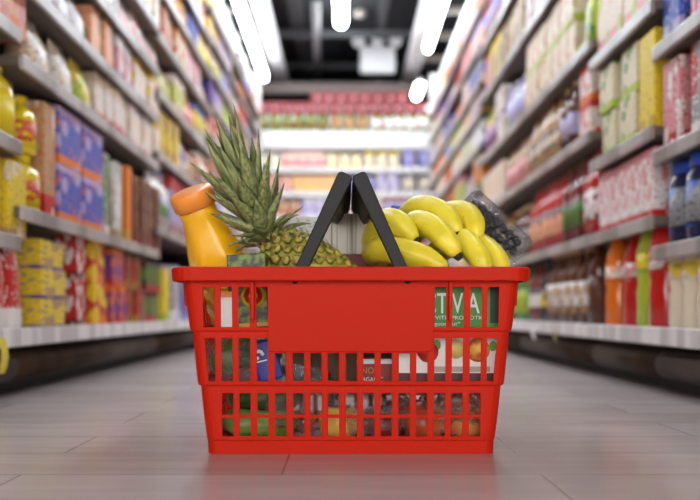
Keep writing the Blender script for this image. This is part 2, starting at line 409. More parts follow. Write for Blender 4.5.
ORD = ['nearest', 'second nearest', 'third nearest', 'fourth nearest', 'fifth nearest', 'sixth nearest', 'seventh nearest', 'eighth nearest', 'ninth nearest', 'tenth nearest', 'eleventh nearest', 'twelfth nearest']
LV = ['bottom', 'second', 'third', 'fourth', 'fifth', 'sixth', 'seventh', 'eighth', 'ninth', 'tenth']
seen = set(); cnt = {}
def visible(x, y, z0, z1):
    px = VX+x/y*F; py0 = VY-(z1-H0)/y*F; py1 = VY-(z0-H0)/y*F
    return -25 < px < 725 and py1 > -12
def run(side, y0, y1, H, lvl, bay, kind, c, w, h, d=None, stack=1, seed=0):
    """a run of identical products from y0 to y1 on the shelf whose top is H above the camera"""
    global cnt
    d = d or (w if kind not in ('carton', 'box', 'pouch') else min(.16, w*.8))
    n = max(1, int((y1-y0)/(w+.003))); near = (y0 < 3.3)
    zb = (H0+H+.0005) if lvl else .1485
    what = {1: 'print', 0: 'label'}[int(kind in ('carton', 'box', 'pouch'))]
    sd = {-1: 'left', 1: 'right', 0: 'end'}[side]
    desc = '%s %s with %s %s' % (c[0], WORD[kind], c[1], what)
    place = ('%s shelf, %s bay, %s side' % (LV[lvl], bay, sd)) if side else '%s shelf of end unit' % LV[lvl]
    if desc+place in seen: return False
    seen.add(desc+place)
    grp = '%s %ss with %s %s, %s' % (c[0], WORD[kind].replace('box', 'boxe'), c[1], what, place)
    first = None
    pitch = (y1-y0)/n
    for k in range(n):
        for q in range(stack):
            t = y0+pitch*(k+.5)
            z = zb+q*(h+.0008)
            xo = random.uniform(0, .012)
            if side:
                loc = (side*(XS+.012+xo+d/2), t, z); rz = -side*PI/2
                if not visible(loc[0]-side*d/2, t+w/2, z, z+h): continue
            else: loc = (t, Y_END+.02+xo+d/2, z); rz = 0
            if first is None: o = first = proto(kind, w, d, h, c, near and bool(side), seed)
            else: o = copy_tree(first)
            o.location = loc; o.rotation_euler = (0, 0, rz+(random.uniform(-.02, .02) if kind in ('carton', 'box') and w < .2 else random.uniform(-.3, .3)*(kind not in ('carton', 'box', 'pouch'))))
            lab = desc+', '+place
            if near and side and n*stack > 1 and n <= 12:
                lab = '%s%s %s, %s' % (('upper ' if q else 'lower ') if stack > 1 and q < 2 else '', ORD[k], desc, place)
                if stack > 2 and q >= 2: lab = 'top %s %s, %s' % (ORD[k], desc, place)
                if n == 1: lab = '%s %s, %s' % (['lower', 'upper', 'top'][min(q, 2)], desc, place)
                tag(o, lab, CAT[kind])
                if n > 1: o['group'] = grp
            else:
                tag(o, lab, CAT[kind], grp if n*stack > 1 else None)
            cnt[NM[kind]] = cnt.get(NM[kind], 0)+1
    return True
def ypx(side, px, X=XS+.03): return abs(F*X/(px-VX))
def hand(side, bay, lvl, H, specs):
    """specs: (px_near, px_far, kind, colours, w, h, stack)"""
    for i, sp in enumerate(specs):
        a, b_, kind, c, w, h = sp[:6]; st = sp[6] if len(sp) > 6 else 1
        ya, yb = sorted((ypx(side, a), ypx(side, b_)))
        run(side, ya+.003, yb-.003, H, lvl, bay, kind, c, w, h, stack=st, seed=i, d=sp[7] if len(sp) > 7 else None)
# --- left, nearest bay
hand(-1, 'nearest', 0, 0, [(-60, 22, 'pouch', ('red', 'white', 'maroon'), .09, .25)])
hand(-1, 'nearest', 1, .165, [(-60, 22, 'box', ('yellow', 'tan', 'cream'), .10, .17)])
hand(-1, 'nearest', 2, .375, [(-60, 22, 'jug', ('yellow', 'yellow', 'yellow'), .10, .19)])
hand(-1, 'nearest', 3, .62, [(-60, 22, 'box', ('peach', 'orange', 'pink'), .12, .2)])
# --- left, second bay
hand(-1, 'second', 0, 0, [(24, 68, 'carton', ('yellow', 'purple', 'tan'), .17, .072, 3), (69, 84, 'carton', ('red', 'maroon', 'white'), .075, .13, 2), (85, 107, 'carton', ('red', 'orange', 'yellow'), .13, .125, 2),
   (108, 122, 'carton', ('purple', 'red', 'orange'), .07, .12, 2), (123, 140, 'carton', ('red', 'gold', 'maroon'), .085, .12, 2), (141, 157, 'carton', ('green', 'red', 'black'), .07, .115, 2)])
hand(-1, 'second', 1, .235, [(24, 40, 'jug', ('yellow', 'red', 'yellow'), .085, .14, 2), (41, 50, 'box', ('tan', 'red', 'cream'), .08, .285), (51, 99, 'box', ('blue', 'orange', 'lilac'), .19, .148, 2), (100, 109, 'carton', ('green', 'white', 'red'), .065, .26),
   (110, 119, 'carton', ('white', 'tan', 'grey'), .065, .25), (120, 130, 'carton', ('orange', 'gold', 'orange'), .06, .26), (131, 157, 'box', ('brown', 'maroon', 'tan'), .07, .25)])
hand(-1, 'second', 2, .57, [(24, 52, 'pouch', ('cream', 'tan', 'white'), .12, .15), (53, 74, 'pouch', ('white', 'tan', 'cream'), .1, .148), (75, 92, 'pouch', ('yellow', 'cream', 'lime'), .1, .15), (93, 125, 'carton', ('white', 'red', 'cream'), .08, .148), (126, 157, 'carton', ('cream', 'pink', 'white'), .08, .148)])
hand(-1, 'second', 3, .75, [(30, 85, 'pouch', ('white', 'lilac', 'grey'), .12, .148), (86, 110, 'carton', ('peach', 'orange', 'green'), .09, .148), (111, 130, 'carton', ('pink', 'purple', 'white'), .08, .148), (131, 157, 'carton', ('white', 'orange', 'yellow'), .08, .148)])
hand(-1, 'second', 4, .93, [(70, 118, 'carton', ('white', 'brown', 'grey'), .1, .145), (119, 157, 'pouch', ('white', 'cream', 'pink'), .09, .145)])
hand(-1, 'second', 5, 1.1, [(90, 157, 'carton', ('cream', 'white', 'tan'), .1, .2)])
hand(-1, 'third', 0, 0, [(160, 169, 'box', ('yellow', 'lime', 'yellow'), .1, .22), (170, 179, 'box', ('grey', 'white', 'lilac'), .09, .24), (180, 192, 'carton', ('purple', 'lilac', 'blue'), .09, .22), (193, 211, 'carton', ('white', 'grey', 'red'), .1, .25)])
# --- right, nearest bay
hand(1, 'nearest', 0, 0, [(760, 665, 'soda_bottle', ('cream', 'yellow', 'white'), .085, .25)])
hand(1, 'nearest', 1, .15, [(760, 665, 'jar', ('navy', 'grey', 'blue'), .09, .19)])
hand(1, 'nearest', 2, .37, [(760, 690, 'box', ('grey', 'white', 'red'), .1, .2), (689, 665, 'box', ('pink', 'red', 'white'), .09, .2)])
hand(1, 'nearest', 3, .61, [(760, 692, 'box', ('magenta', 'purple', 'pink'), .1, .18), (691, 665, 'box', ('blue', 'lilac', 'navy'), .1, .18)])
# --- right, second bay
hand(1, 'second', 0, 0, [(660, 650, 'soda_bottle', ('red', 'white', 'red'), .082, .31), (649, 633, 'soda_bottle', ('lime', 'yellow', 'lime'), .1, .31), (632, 622, 'soda_bottle', ('red', 'pink', 'white'), .075, .28), (621, 603, 'soda_bottle', ('orange', 'white', 'peach'), .075, .28)])
hand(1, 'second', 1, .225, [(661, 603, 'box', ('white', 'red', 'pink'), .085, .17)])
hand(1, 'second', 2, .435, [(661, 647, 'box', ('yellow', 'gold', 'yellow'), .1, .24), (646, 602, 'carton', ('cream', 'lime', 'green'), .12, .126, 2)])
hand(1, 'second', 3, .73, [(661, 602, 'carton', ('cream', 'pink', 'lime'), .11, .2)])
# --- right, third bay (2.49 - 3.5)
hand(1, 'third', 0, 0, [(599, 586, 'sauce_bottle', ('brown', 'brown', 'brown'), .065, .27), (585, 548, 'sauce_bottle', ('brown', 'white', 'tan'), .068, .25), (547, 541, 'sauce_bottle', ('black', 'yellow', 'black'), .066, .24), (540, 528.5, 'sauce_bottle', ('maroon', 'white', 'black'), .066, .24)])
hand(1, 'third', 1, .225, [(599, 584, 'sauce_bottle', ('red', 'white', 'maroon'), .07, .262), (583, 563, 'sauce_bottle', ('maroon', 'green', 'brown'), .07, .265), (562, 529, 'sauce_bottle', ('red', 'peach', 'brown'), .07, .262)])
hand(1, 'third', 2, .53, [(599, 577, 'carton', ('white', 'orange', 'red'), .12, .115, 2), (576, 560, 'sauce_bottle', ('brown', 'lilac', 'tan'), .065, .232), (559, 529, 'sauce_bottle', ('tan', 'cream', 'brown'), .062, .232)])
hand(1, 'third', 3, .80, [(599, 580, 'pouch', ('lime', 'yellow', 'green'), .1, .26), (579, 529, 'carton', ('cream', 'lime', 'pink'), .1, .136, 2)])
hand(1, 'third', 4, 1.12, [(572, 529, 'carton', ('white', 'pink', 'brown'), .1, .24)])
hand(1, 'fourth', 0, 0, [(528, 515, 'sauce_bottle', ('green', 'lime', 'brown'), .066, .24), (514, 485, 'sauce_bottle', ('brown', 'pink', 'black'), .066, .24)])
hand(1, 'fourth', 1, .225, [(528, 510, 'sauce_bottle', ('brown', 'grey', 'tan'), .066, .22), (509, 485, 'sauce_bottle', ('gold', 'white', 'brown'), .066, .22)])
hand(1, 'fourth', 2, .53, [(528, 508, 'sauce_bottle', ('tan', 'pink', 'brown'), .062, .2), (507, 485, 'carton', ('cream', 'orange', 'white'), .1, .18)])
# --- everything else: mixed stock
wl = ['white', 'white', 'white', 'cream', 'cream', 'pink', 'peach', 'yellow', 'lilac', 'tan', 'grey', 'red', 'lime', 'orange', 'blue']
al = ['red', 'orange', 'green', 'pink', 'purple', 'yellow', 'tan', 'brown', 'blue', 'lime', 'maroon', 'gold', 'grey']
def fill(side, bay, lvl, H, y0, y1, gap):
    y = y0+.012
    while y < y1-.06:
        L_ = min(random.choice([.25, .32, .4, .5]), y1-.012-y)
        kd = random.choices(['carton', 'box', 'pouch', 'jar', 'can', 'sauce_bottle'], [5, 3, 2, 1.3, .6, 1 if gap > .2 else 0])[0]
        w = {'carton': .1, 'box': .1, 'pouch': .11, 'jar': .085, 'can': .08, 'sauce_bottle': .07}[kd]*random.uniform(.9, 1.15)
        h = min(gap-.042, 1.4*{'carton': .16, 'box': .22, 'pouch': .18, 'jar': .15, 'can': .12, 'sauce_bottle': .25}[kd]*random.uniform(.9, 1.1)); h = max(h, .08)
        st = 2 if kd == 'can' and gap > .27 else 1
        if kd == 'carton' and gap > .27 and random.random() < .3: h = (gap-.046)/2; st = 2
        c = (random.choice(wl), random.choice(al), random.choice(al+wl))
        if c[0] == c[1]: continue
        if L_ < w: break
        if run(side, y, y+L_, H, lvl, bay, kd, c, w, h, stack=st, seed=int(y*10)): y += L_+.005
done = {(-1, 'nearest'): 9, (-1, 'second'): 9, (1, 'nearest'): 9, (1, 'second'): 9, (1, 'third'): 9}
for side, B in ((-1, LB), (1, RB)):
    for (y0, y1, lv, bn) in B:
        hs = (-.039,)+lv
        for i, H in enumerate(hs):
            if (side, bn) in done: continue
            if (side, bn, i) in {(-1, 'third', 0), (1, 'fourth', 0), (1, 'fourth', 1), (1, 'fourth', 2)}: continue
            gap = (hs[i+1] if i+1 < len(hs) else 1.86)-H
            gap = min(gap, .3)
            fill(side, bn, i, H, y0, y1, gap)
# --- end unit
Y_END = 7.62
EL = (.02, .32, .6, .87, 1.08, 1.30, 1.62)
r = empty('end_shelf_unit', (0, Y_END, 0)); tag(r, 'white metal shelving across the far end of the aisle', 'shelf')
a = MB(); a.box((-1.6, .4, 0), (1.6, .42, H0+1.95)); a.build('back_panel', M['white_metal'], r)
for x in (-1.6, -.83, .80, 1.58):
    a = MB(); a.box((x, .02 if abs(x) > 1 else .35, 0), (x+.02, .399, H0+1.9)); a.build('upright', M['white_metal'], r)
a = MB(); a.box((-1.57, .03, 0), (1.57, .34, .1475)); a.build('base_deck', M['white_metal'], r)
for i, H in enumerate(EL):
    a = MB(); a.box((-1.57, .012, H0+H-.02), (1.57, .349, H0+H-.001)); sh = a.build('shelf', M['white_metal'], r)
    t = .15 if i == len(EL)-1 else .045
    a = MB(); a.box((-1.57, 0, H0+H-t), (1.57, .012, H0+H+.004)); a.build('price_rail', M['white_metal'], sh)
def erun(x0, x1, lvl, kind, c, w, h, st=1): run(0, x0, x1, EL[lvl-1] if lvl else 0, lvl, '', kind, c, w, h, stack=st, seed=lvl)
erun(-.8, -.15, 7, 'jar', ('green', 'olive', 'red'), .1, .18); erun(-.14, .22, 7, 'jar', ('green', 'tan', 'red'), .1, .18); erun(.23, .78, 7, 'jar', ('green', 'white', 'red'), .1, .18)
ex = list(range(7))
for lvl in range(0, 7):
    x = -.8; gap = {0: .17, 1: .29, 2: .27, 3: .25, 4: .2, 5: .2, 6: .2}[lvl]
    while x < .72:
        L_ = min(random.choice([.22, .33, .4]), .79-x)
        kd = random.choice(['carton', 'carton', 'box', 'jar', 'pouch']) if lvl < 5 else random.choice(['carton', 'carton', 'pouch'])
        c = (random.choice(['white', 'white', 'cream', 'cream', 'pink', 'peach', 'lilac', 'yellow', 'orange'] if lvl > 4 else wl), random.choice(al), random.choice(wl))
        if c[0] == c[1]: continue
        w = .095
        if run(0, x, x+L_, EL[lvl-1] if lvl else 0, lvl, '', kd, c, w, gap*random.uniform(.72, .84), seed=lvl): x += L_+.005
# red packs stacked on the jars
o1 = None
for k, x, zz in [(k, -.75+k*.11, 0) for k in range(14)]+[(k, -.26+k*.11, .091) for k in range(8)]:
    if o1 is None:
        a = MB(); a.box((-.05, -.06, 0), (.05, .06, .09)); o1 = o = a.build('carton', pack((118, 16, 20), COL['maroon'], COL['pink'], 3))
    else: o = o1.copy(); C.objects.link(o)
    o.location = (x, Y_END+.085, H0+EL[-1]+.182+zz); tag(o, 'red pack lying on the red jar lids of the end unit', 'carton', 'red packs on top of the green jars')
print('products', cnt)

# hanging price tickets
for k, (px, py, Yt, w, h, c, lb) in enumerate([(535, 339, 3.12, .045, .05, (240, 238, 235), 'white curled ticket hanging on the bottom right rail'), (556.5, 341, 2.84, .02, .045, (214, 190, 120), 'small tan ticket hanging on the bottom right rail'),
                                           (1, 350, 1.72, .035, .075, (226, 206, 60), 'yellow ticket hanging from the bottom left rail')]):
    s = 1 if px > VX else -1
    x = s*(XS-.0118); Yt = abs(F*x/(px-VX)); p = P(px, py, Yt)
    a = MB(); R = []
    for i in range(6):
        t = i/5; bow = .008*math.sin(t*PI); R.append([(x-s*(bow+.001), Yt-w/2, .135-h*t), (x-s*(bow+.001), Yt+w/2, .135-h*t), (x-s*bow, Yt+w/2, .135-h*t), (x-s*bow, Yt-w/2, .135-h*t)])
    a.loft(R, smooth=False); tag(a.build('price_ticket', plain('ticket_paper', c, .6)), lb, 'price ticket')

# ------------------------------------------------------------------ shopping basket
YC = 1.27
BX = (351-VX)/F*1.105
bk = empty('shopping_basket', (BX, YC, 0)); tag(bk, 'red plastic shopping basket full of groceries standing on the aisle floor', 'basket')
S0 = F/1.11
st = [204, 221.5, 239, 257, 275, 293, 310.5, 328, 346, 363.5, 381, 399, 416.5, 434.5, 452, 470, 487]
fx = []
for q in st: fx += [(q-351)/S0, (q+11-351)/S0]
fx = [x+.0 for x in fx]
NS = 11; sy = []
for i in range(NS):
    c_ = (i-(NS-1)/2)*.0232; sy += [c_-.0073, c_+.0073]
# rows: (pixel y, half width px, forward offset of the front wall from centre)
rows = [(279, 165.5, .166), (287, 164.5, .1655), (327, 159.8, .162), (329.5, 159, .1618), (330.5, 157, .160), (338, 156.3, .1593), (353, 155, .158), (381, 152.5, .1555), (384, 152, .1553),
        (385, 149.3, .153), (393, 148.5, .1525), (414.3, 146.4, .1508), (417.7, 146, .1505), (436, 143.8, .149), (439, 143.4, .1488), (440, 142.6, .1475), (453.3, 142, .1465)]
def rowz(py, hy): return max(0, H0+(VY-py)/F*(YC-hy))
def perim(hx, hy, r, z, out=0):
    hx += out; hy += out; pts = []; ix, iy = hx-r, hy-r
    def clampl(xs, lim):
        n = len(xs); m_ = lim
        return [max(-m_*(1-.002*i), min(m_*(1-.002*(n-1-i)), x)) for i, x in enumerate(xs)]
    X = clampl(fx, ix-.001); Yv = clampl(sy, iy-.001)
    def arc(cx, cy, a0):
        return [(cx+r*math.cos(a0+PI/2*k/5), cy+r*math.sin(a0+PI/2*k/5), z) for k in range(6)]
    for x in X: pts.append((x, -hy, z))
    pts += arc(ix, -iy, -PI/2)
    for y in Yv: pts.append((hx, y, z))
    pts += arc(ix, iy, 0)
    for x in reversed(X): pts.append((x, hy, z))
    pts += arc(-ix, iy, PI/2)
    for y in reversed(Yv): pts.append((-hx, y, z))
    pts += arc(-ix, -iy, PI)
    return pts
R = []
for py, hw, hy in rows:
    Yr = YC-hy; z = rowz(py, hy); R.append(perim(hw/F*(Yr+.013*(1-(py-279)/174)), hy, .014, z if py < 453 else 0))
n = len(R[0]); NF = len(fx); NSY = len(sy); vs = [p for r_ in R for p in r_]; fs = []
offF, offR, offB, offL = 0, NF+6, NF+6+NSY+6, NF+6+NSY+6+NF+6
def hole(i, j):
    py = rows[i][0]; py2 = rows[i+1][0]
    tier = 1 if (py, py2) == (287, 327) else 2 if (py, py2) == (338, 353) else 3 if (py, py2) == (353, 381) else 4 if (py, py2) in ((393, 414.3), (417.7, 436)) else 0
    if not tier: return False
    for off, N_, front in ((offF, NF, 1), (offB, NF, 1), (offR, NSY, 0), (offL, NSY, 0)):
        if off <= j < off+N_-1 and (j-off) % 2 == 0:
            c = (j-off)//2; m_ = N_//2
            if front:
                if tier in (1, 2): return c <= 3 or c >= 13
                if tier == 4: return 1 <= c <= m_-2
                return True
            if tier == 4: return 1 <= c <= m_-2
            return True
    return False
for i in range(len(R)-1):
    for j in range(n):
        if not hole(i, j): k = (j+1) % n; fs.append((i*n+j, i*n+k, (i+1)*n+k, (i+1)*n+j))
a = MB(); a.add(vs, fs)
# floor of the basket
hw, hy = 142/F*(YC-.147), .1465
body = a.build('basket_body', M['red'], bk)
sd = body.modifiers.new('s', 'SOLIDIFY'); sd.thickness = .0026; sd.offset = -1
bv = body.modifiers.new('b', 'BEVEL'); bv.width = .0007; bv.segments = 2; bv.limit_method = 'ANGLE'; bv.angle_limit = math.radians(50)
a = MB()
a.loft([[(x, y, .004) for x, y, z in perim(hw-.004, hy-.004, .02, 0)], [(x, y, .008) for x, y, z in perim(hw-.004, hy-.004, .02, 0)]], smooth=False)
a.build('basket_floor', M['red'], bk)
# rim: swept solid ring
def ring(hx, hy, r, z): return perim(hx, hy, r, z)
wx, wy = 165.5/F*(YC-.153), .166
zt = H0+(VY-266.5)/F*1.09; zb_ = H0+(VY-281)/F*1.09
ow = 180/F*1.112-wx
sec = [(0.0, zb_+.004), (-.0028, zb_+.004), (-.0028, zt-.001), (-.001, zt), (ow-.004, zt), (ow-.001, zt-.0012), (ow, zt-.004), (ow-.0015, zb_+.001), (ow-.003, zb_), (ow-.006, zb_), (ow-.006, zb_+.004)]
RR = [ring(wx+o_, wy+min(o_, .017), .014+max(o_, 0)*.9, z) for o_, z in sec]; RR.append(RR[0])
a = MB(); a.loft(RR, smooth=False, caps=False); rim = a.build('rim', M['red'], bk, .0008)
# ribs on bars
def frontpt(px, py, out=0, back=False):
    for i in range(len(rows)-1):
        if rows[i][0] <= py <= rows[i+1][0]: break
    t = (py-rows[i][0])/(rows[i+1][0]-rows[i][0]); hy = rows[i][2]*(1-t)+rows[i+1][2]*t
    return Vector(((px-351)/S0, (-hy-out)*(-1 if back else 1), rowz(py, hy)))
def rib(px, y0, y1, w=.0036):
    for bk_ in (BKF,):
        pts = [frontpt(px, y, -.0008, bk_) for y in (y0, y0+1, y1-4, y1-2, y1-.7, y1)]
        a.tube(pts, [w*.6, w, w, w*.9, w*.6, w*.2], 8)
mids = [(st[i]+11+st[i+1])/2 for i in range(16)]
for BKF in (False, True):
    a = MB()
    for i, m_ in enumerate(mids):
        if i < 3 or i > 12: rib(m_, 283, 332.5); rib(m_, 333, 386.5)
        else: rib(m_, 353, 386.5)
        rib(m_, 386.8, 440.5)
    a.build('wall_ribs', M['red'], bk)
a = MB()
for px in (253.5, 449.5):
    a.box(((px-351)/S0-.0022, -.174, rowz(320, .166)), ((px-351)/S0+.0022, -.164, rowz(282, .166)), mat=None)
a.build('hinge_rib', M['red'], bk, .001)
# blank front plate
for bk_ in (False, True):
    a = MB(); sg = 1 if bk_ else -1; pts = []
    def pl(px, py, o_): v = frontpt(px, py, o_, bk_); return tuple(v)
    outl = [(268, 280), (433, 280)]
    for k in range(5): t = PI/2*k/4; outl.append((433-5+5*math.cos(t), 352-5+5*math.sin(t)))
    for k in range(5): t = PI/2+PI/2*k/4; outl.append((268+3+3*math.cos(t), 352-3+3*math.sin(t)))
    # keep the plate flat: interpolate between top and bottom offset
    def fp(px, py, o_):
        t = (py-280)/72; hy = .1665*(1-t)+.1605*t
        return ((px-351)/S0, (-hy-o_)*(-1 if bk_ else 1), rowz(py, hy))
    a.loft([[fp(x, y, -.004) for x, y in outl], [fp(x, y, .0022) for x, y in outl]], smooth=False)
    a.build('name_plate', M['red'], bk, .0012)
# side lugs under the rim
for s in (-1, 1):
    a = MB(); z1 = zb_+.004; z0 = rowz(308, .16); x0 = wx-.004
    for yy in (-.12, .06):
        a.add([(s*x0, yy, z1), (s*(x0+.0135), yy, z1), (s*(x0+.0115), yy, z0+.004), (s*(x0+.004), yy, z0), (s*(x0-.002), yy, z0),
               (s*x0, yy+.06, z1), (s*(x0+.0135), yy+.06, z1), (s*(x0+.0115), yy+.06, z0+.004), (s*(x0+.004), yy+.06, z0), (s*(x0-.002), yy+.06, z0)],
              [(0, 1, 2, 3, 4), (9, 8, 7, 6, 5), (0, 5, 6, 1), (1, 6, 7, 2), (2, 7, 8, 3), (3, 8, 9, 4), (4, 9, 5, 0)])
    a.build('side_lug', M['red'], bk, .001)
# handles
Sa = F/1.112
def handle(pb, pt, sg):
    """pb pivot (px,py), pt top (px,py) of the front arm; sg = which side the grip flares to"""
    B_ = Vector(((pb[0]-VX)/Sa-BX, 0, H0+(VY-pb[1])/Sa)); T_ = Vector(((pt[0]-VX)/Sa-BX, 0, H0+(VY-pt[1])/Sa))
    d = (T_-B_).normalized(); nrm = Vector((d.z, 0, -d.x))
    yf, yb = 1.1095-YC, YC-1.1095
    def quad(c, w, y0, y1): return [tuple(c+nrm*w*e+Vector((0, y, 0))) for e, y in ((-1, y0), (1, y0), (1, y1), (-1, y1))]
    Lh = (T_-B_).length; a = MB()
    cc = B_+d*(Lh-.026)
    prof = [(-.009, -.022), (.009, -.022), (.0105, -.012), (.0105, .02), (.008, .0255), (-.008, .0255), (-.0105, .02), (-.0105, -.012)]
    rings = []
    for y, s_ in ((yf+.010, .98), (yf+.05, 1), (0, 1.03), (yb-.05, 1), (yb-.010, .98)):
        rings.append([tuple(cc+nrm*u*s_+d*v*s_+Vector((0, y, 0))) for u, v in prof])
    a.loft(rings, smooth=False); h = a.build('handle', M['grip_grey'], bk, .002)
    for y0, y1 in ((yf, yf+.011), (yb-.011, yb)):
        a = MB(); rings = [quad(B_+d*t*Lh, w, y0, y1) for t, w in ((-.03, .006), (0, .0078), (.5, .0088), (.93, .0102), (.975, .010), (1, .0070))]
        a.loft(rings, smooth=False); a.build('handle_arm', M['black'], h, .0016)
    for sgn in (-1, 1):
        a = MB(); Tm = Matrix.Translation((B_.x, sgn*(YC-1.1065), B_.z)) @ Euler((PI/2, 0, 0)).to_matrix().to_4x4()
        a.lathe([(.004, -.006), (.0042, .006)], 10, mat=Tm); a.build('pivot_pin', M['black'], h)
handle((295.5, 281), (346.3, 173.5), 1); handle((407, 281), (358, 173.5), -1)

# ------------------------------------------------------------------ groceries
def T(loc, rot): return Matrix.Translation(loc) @ Euler(rot).to_matrix().to_4x4()
def place(o, loc, rot=(0, 0, 0)): o.location = loc; o.rotation_euler = rot; return o

# orange juice bottle
M['juice'] = plain('orange_juice', (250, 184, 24),   .22, coat=.3)
M['juice'].node_tree.nodes['Principled BSDF'].inputs['Subsurface Weight'].default_value = .2
M['juice'].node_tree.nodes['Principled BSDF'].inputs['Subsurface Radius'].default_value = (.02, .01, .002)
M['cap_orange'] = plain('orange_cap', (250, 152, 62), .35)
jb = empty('juice_bottle'); tag(jb, 'large orange juice bottle with orange cap leaning left in the basket', 'bottle')
def sect_r(z):
    return 0
prof = [(.036, -.035), (.041, -.028), (.043, .05), (.0435, .10), (.0415, .125), (.0385, .14), (.035, .155), (.031, .17), (.0285, .182), (.0275, .195), (.028, .205), (.025, .214)]
rings = []
for r_, z in prof:
    ring_ = []
    for k in range(28):
        a_ = 2*PI*k/28; q = 1+(.035*math.cos(6*a_) if .03 < z < .19 else 0)
        ring_.append((r_*q*math.cos(a_), r_*q*math.sin(a_), z))
    rings.append(ring_)
a = MB(); a.loft(rings); a.build('body', M['juice'], jb)
a = MB(); rings = []
for r_, z in [(.0262, .207), (.0318, .209), (.0318, .229), (.031, .232), (.029, .2335), (.004, .233)]:
    rings.append([((r_+(.0005 if k % 2 else 0))*math.cos(2*PI*k/48), (r_+(.0005 if k % 2 else 0))*math.sin(2*PI*k/48), z) for k in range(48)])
a.loft(rings); a.build('cap', M['cap_orange'], jb)
top = P(191.5, 194, 1.225); ax = Euler((math.radians(21), math.radians(-19), 0), 'XYZ')
dirv = ax.to_matrix() @ Vector((0, 0, 1)); place(jb, top-dirv*.228, ax)

# pineapple
M['eye'] = speckle('pineapple_rind', (120, 128, 48), (206, 188, 84), 55, .5, .35, .65, bump=.5)
M['bract'] = speckle('pineapple_bract', (110, 72, 40), (190, 150, 90), 90, .6)
M['leaf'] = speckle('pineapple_leaf', (78, 96, 48), (176, 176, 118), 9, .45, .3, .72, stretch=(30, 30, 2), bump=.2)
M['leaf_edge'] = plain('pineapple_leaf_edge', (160, 160, 110), .5)
pn = empty('pineapple'); tag(pn, 'pineapple lying in the basket with its grey-green crown sticking up left', 'pineapple')
a = MB(); ra, rl = .049, .098
def surf(u, th, k=1.0):
    # u -1..1 along z
    r_ = ra*(max(0, 1-abs(u)**2.6))**.5*k
    return Vector((r_*math.cos(th), r_*math.sin(th), rl*u*k))
a.ball((0, 0, 0), (ra*.96, ra*.96, rl*.97), 24, 16)
NE = 200
for i in range(NE):
    u = -1+2*(i+.5)/NE; th = i*2.39996
    c_ = surf(u*.97, th); nrm = Vector((c_.x/ra**2, c_.y/ra**2, c_.z/rl**2)).normalized()
    tz = Vector((-math.sin(th), math.cos(th), 0)); ty = nrm.cross(tz).normalized()
    s_ = .0078
    o6 = [(1, 0), (.55, .8), (-.55, .8), (-1, 0), (-.55, -.8), (.55, -.8)]
    r0 = [tuple(c_+tz*x*s_+ty*y*s_-nrm*.002) for x, y in o6]; r1 = [tuple(c_+tz*x*s_*.7+ty*y*s_*.7+nrm*.0018) for x, y in o6]; r2 = [tuple(c_+tz*x*s_*.2+ty*y*s_*.2+nrm*.0024) for x, y in o6]
    a.loft([r0, r1, r2], smooth=True)
    sgn = -1 if ty.z > 0 else 1
    tip = c_+nrm*.005+Vector((0, 0, .007)); w0 = c_+nrm*.0015
    a.loft([[tuple(w0+tz*.0035-ty*.001), tuple(w0-tz*.0035-ty*.001), tuple(w0+nrm*.0015)], [tuple(tip+tz*.0004), tuple(tip-tz*.0004), tuple(tip+nrm*.0004)]], mi=1, smooth=False)
a.build('fruit', [M['eye'], M['bract']], pn)
a = MB(); rr = random.Random(5)
def leaf(base_r, z0, th, tilt, L_, w, curl, twist=0):
    """blade leaving the crown axis at angle tilt from the axis; curl bends it outward"""
    rad = Vector((math.cos(th), math.sin(th), 0)); tan = Vector((-math.sin(th), math.cos(th), 0)); p = rad*base_r+Vector((0, 0, z0)); n_ = 9; ang = tilt; rings = []
    for k in range(n_):
        t = k/(n_-1); d_ = rad*math.sin(ang)+Vector((0, 0, 1))*math.cos(ang); nn = rad*math.cos(ang)-Vector((0, 0, 1))*math.sin(ang)
        ww = w*(1-t**2.2)*(.75+.6*t*(1-t)*2)+.0004; th_ = .0012*(1-t)+.0003
        tw = tan*math.cos(twist*t)+nn*math.sin(twist*t)
        cup = ww*.45
        rings.append([tuple(p+tw*ww-nn*cup*-1*-1*0+nn*(-cup)), tuple(p+tw*ww*.5-nn*cup*.3), tuple(p), tuple(p-tw*ww*.5-nn*cup*.3), tuple(p-tw*ww-nn*cup), tuple(p-tw*ww*.5-nn*(cup*.3-th_)), tuple(p+nn*th_*1.2), tuple(p+tw*ww*.5-nn*(cup*.3-th_))])
        p = p+d_*L_/(n_-1); ang += curl/(n_-1)*(.4+1.2*t)
    a.loft(rings, smooth=True)
NLF = 68
for i in range(NLF):
    t = i/(NLF-1); th = i*2.39996
    if t < .32: L_ = rr.uniform(.04, .062); tilt = math.radians(rr.uniform(55, 80)); curl = math.radians(rr.uniform(-10, 70)); w_ = .0088
    else: L_ = (.058+.088*min(1, (t-.32)*1.9))*rr.uniform(.92, 1.1); tilt = math.radians(54-50*((t-.32)/.68)**.8+rr.uniform(-5, 5)); curl = math.radians(rr.uniform(-30, 8)); w_ = .0155
    if t > .9: L_ *= .85
    leaf(.012*(1-t)+.003, .092+.045*t, th, tilt, L_, w_, curl, rr.uniform(-.5, .5))
a.tube([(0, 0, .07), (0, 0, .145)], [.014, .006], 10)
a.build('crown', M['leaf'], pn)
cb = P(268, 243, 1.20); cdir = Vector((-.40, -.09, .92)).normalized()
bodyc = P(320, 281, 1.225)
adir = (cb-bodyc).normalized()
# fruit axis points from the body centre towards the crown; the crown bends upward a little
axq = Vector((-.80, -.06, .60)).normalized()
pn.rotation_mode = 'QUATERNION'; pn.rotation_quaternion = Vector((0, 0, 1)).rotation_difference(axq); pn.location = bodyc
cr_ = [c for c in pn.children if c.name.startswith('crown')][0]
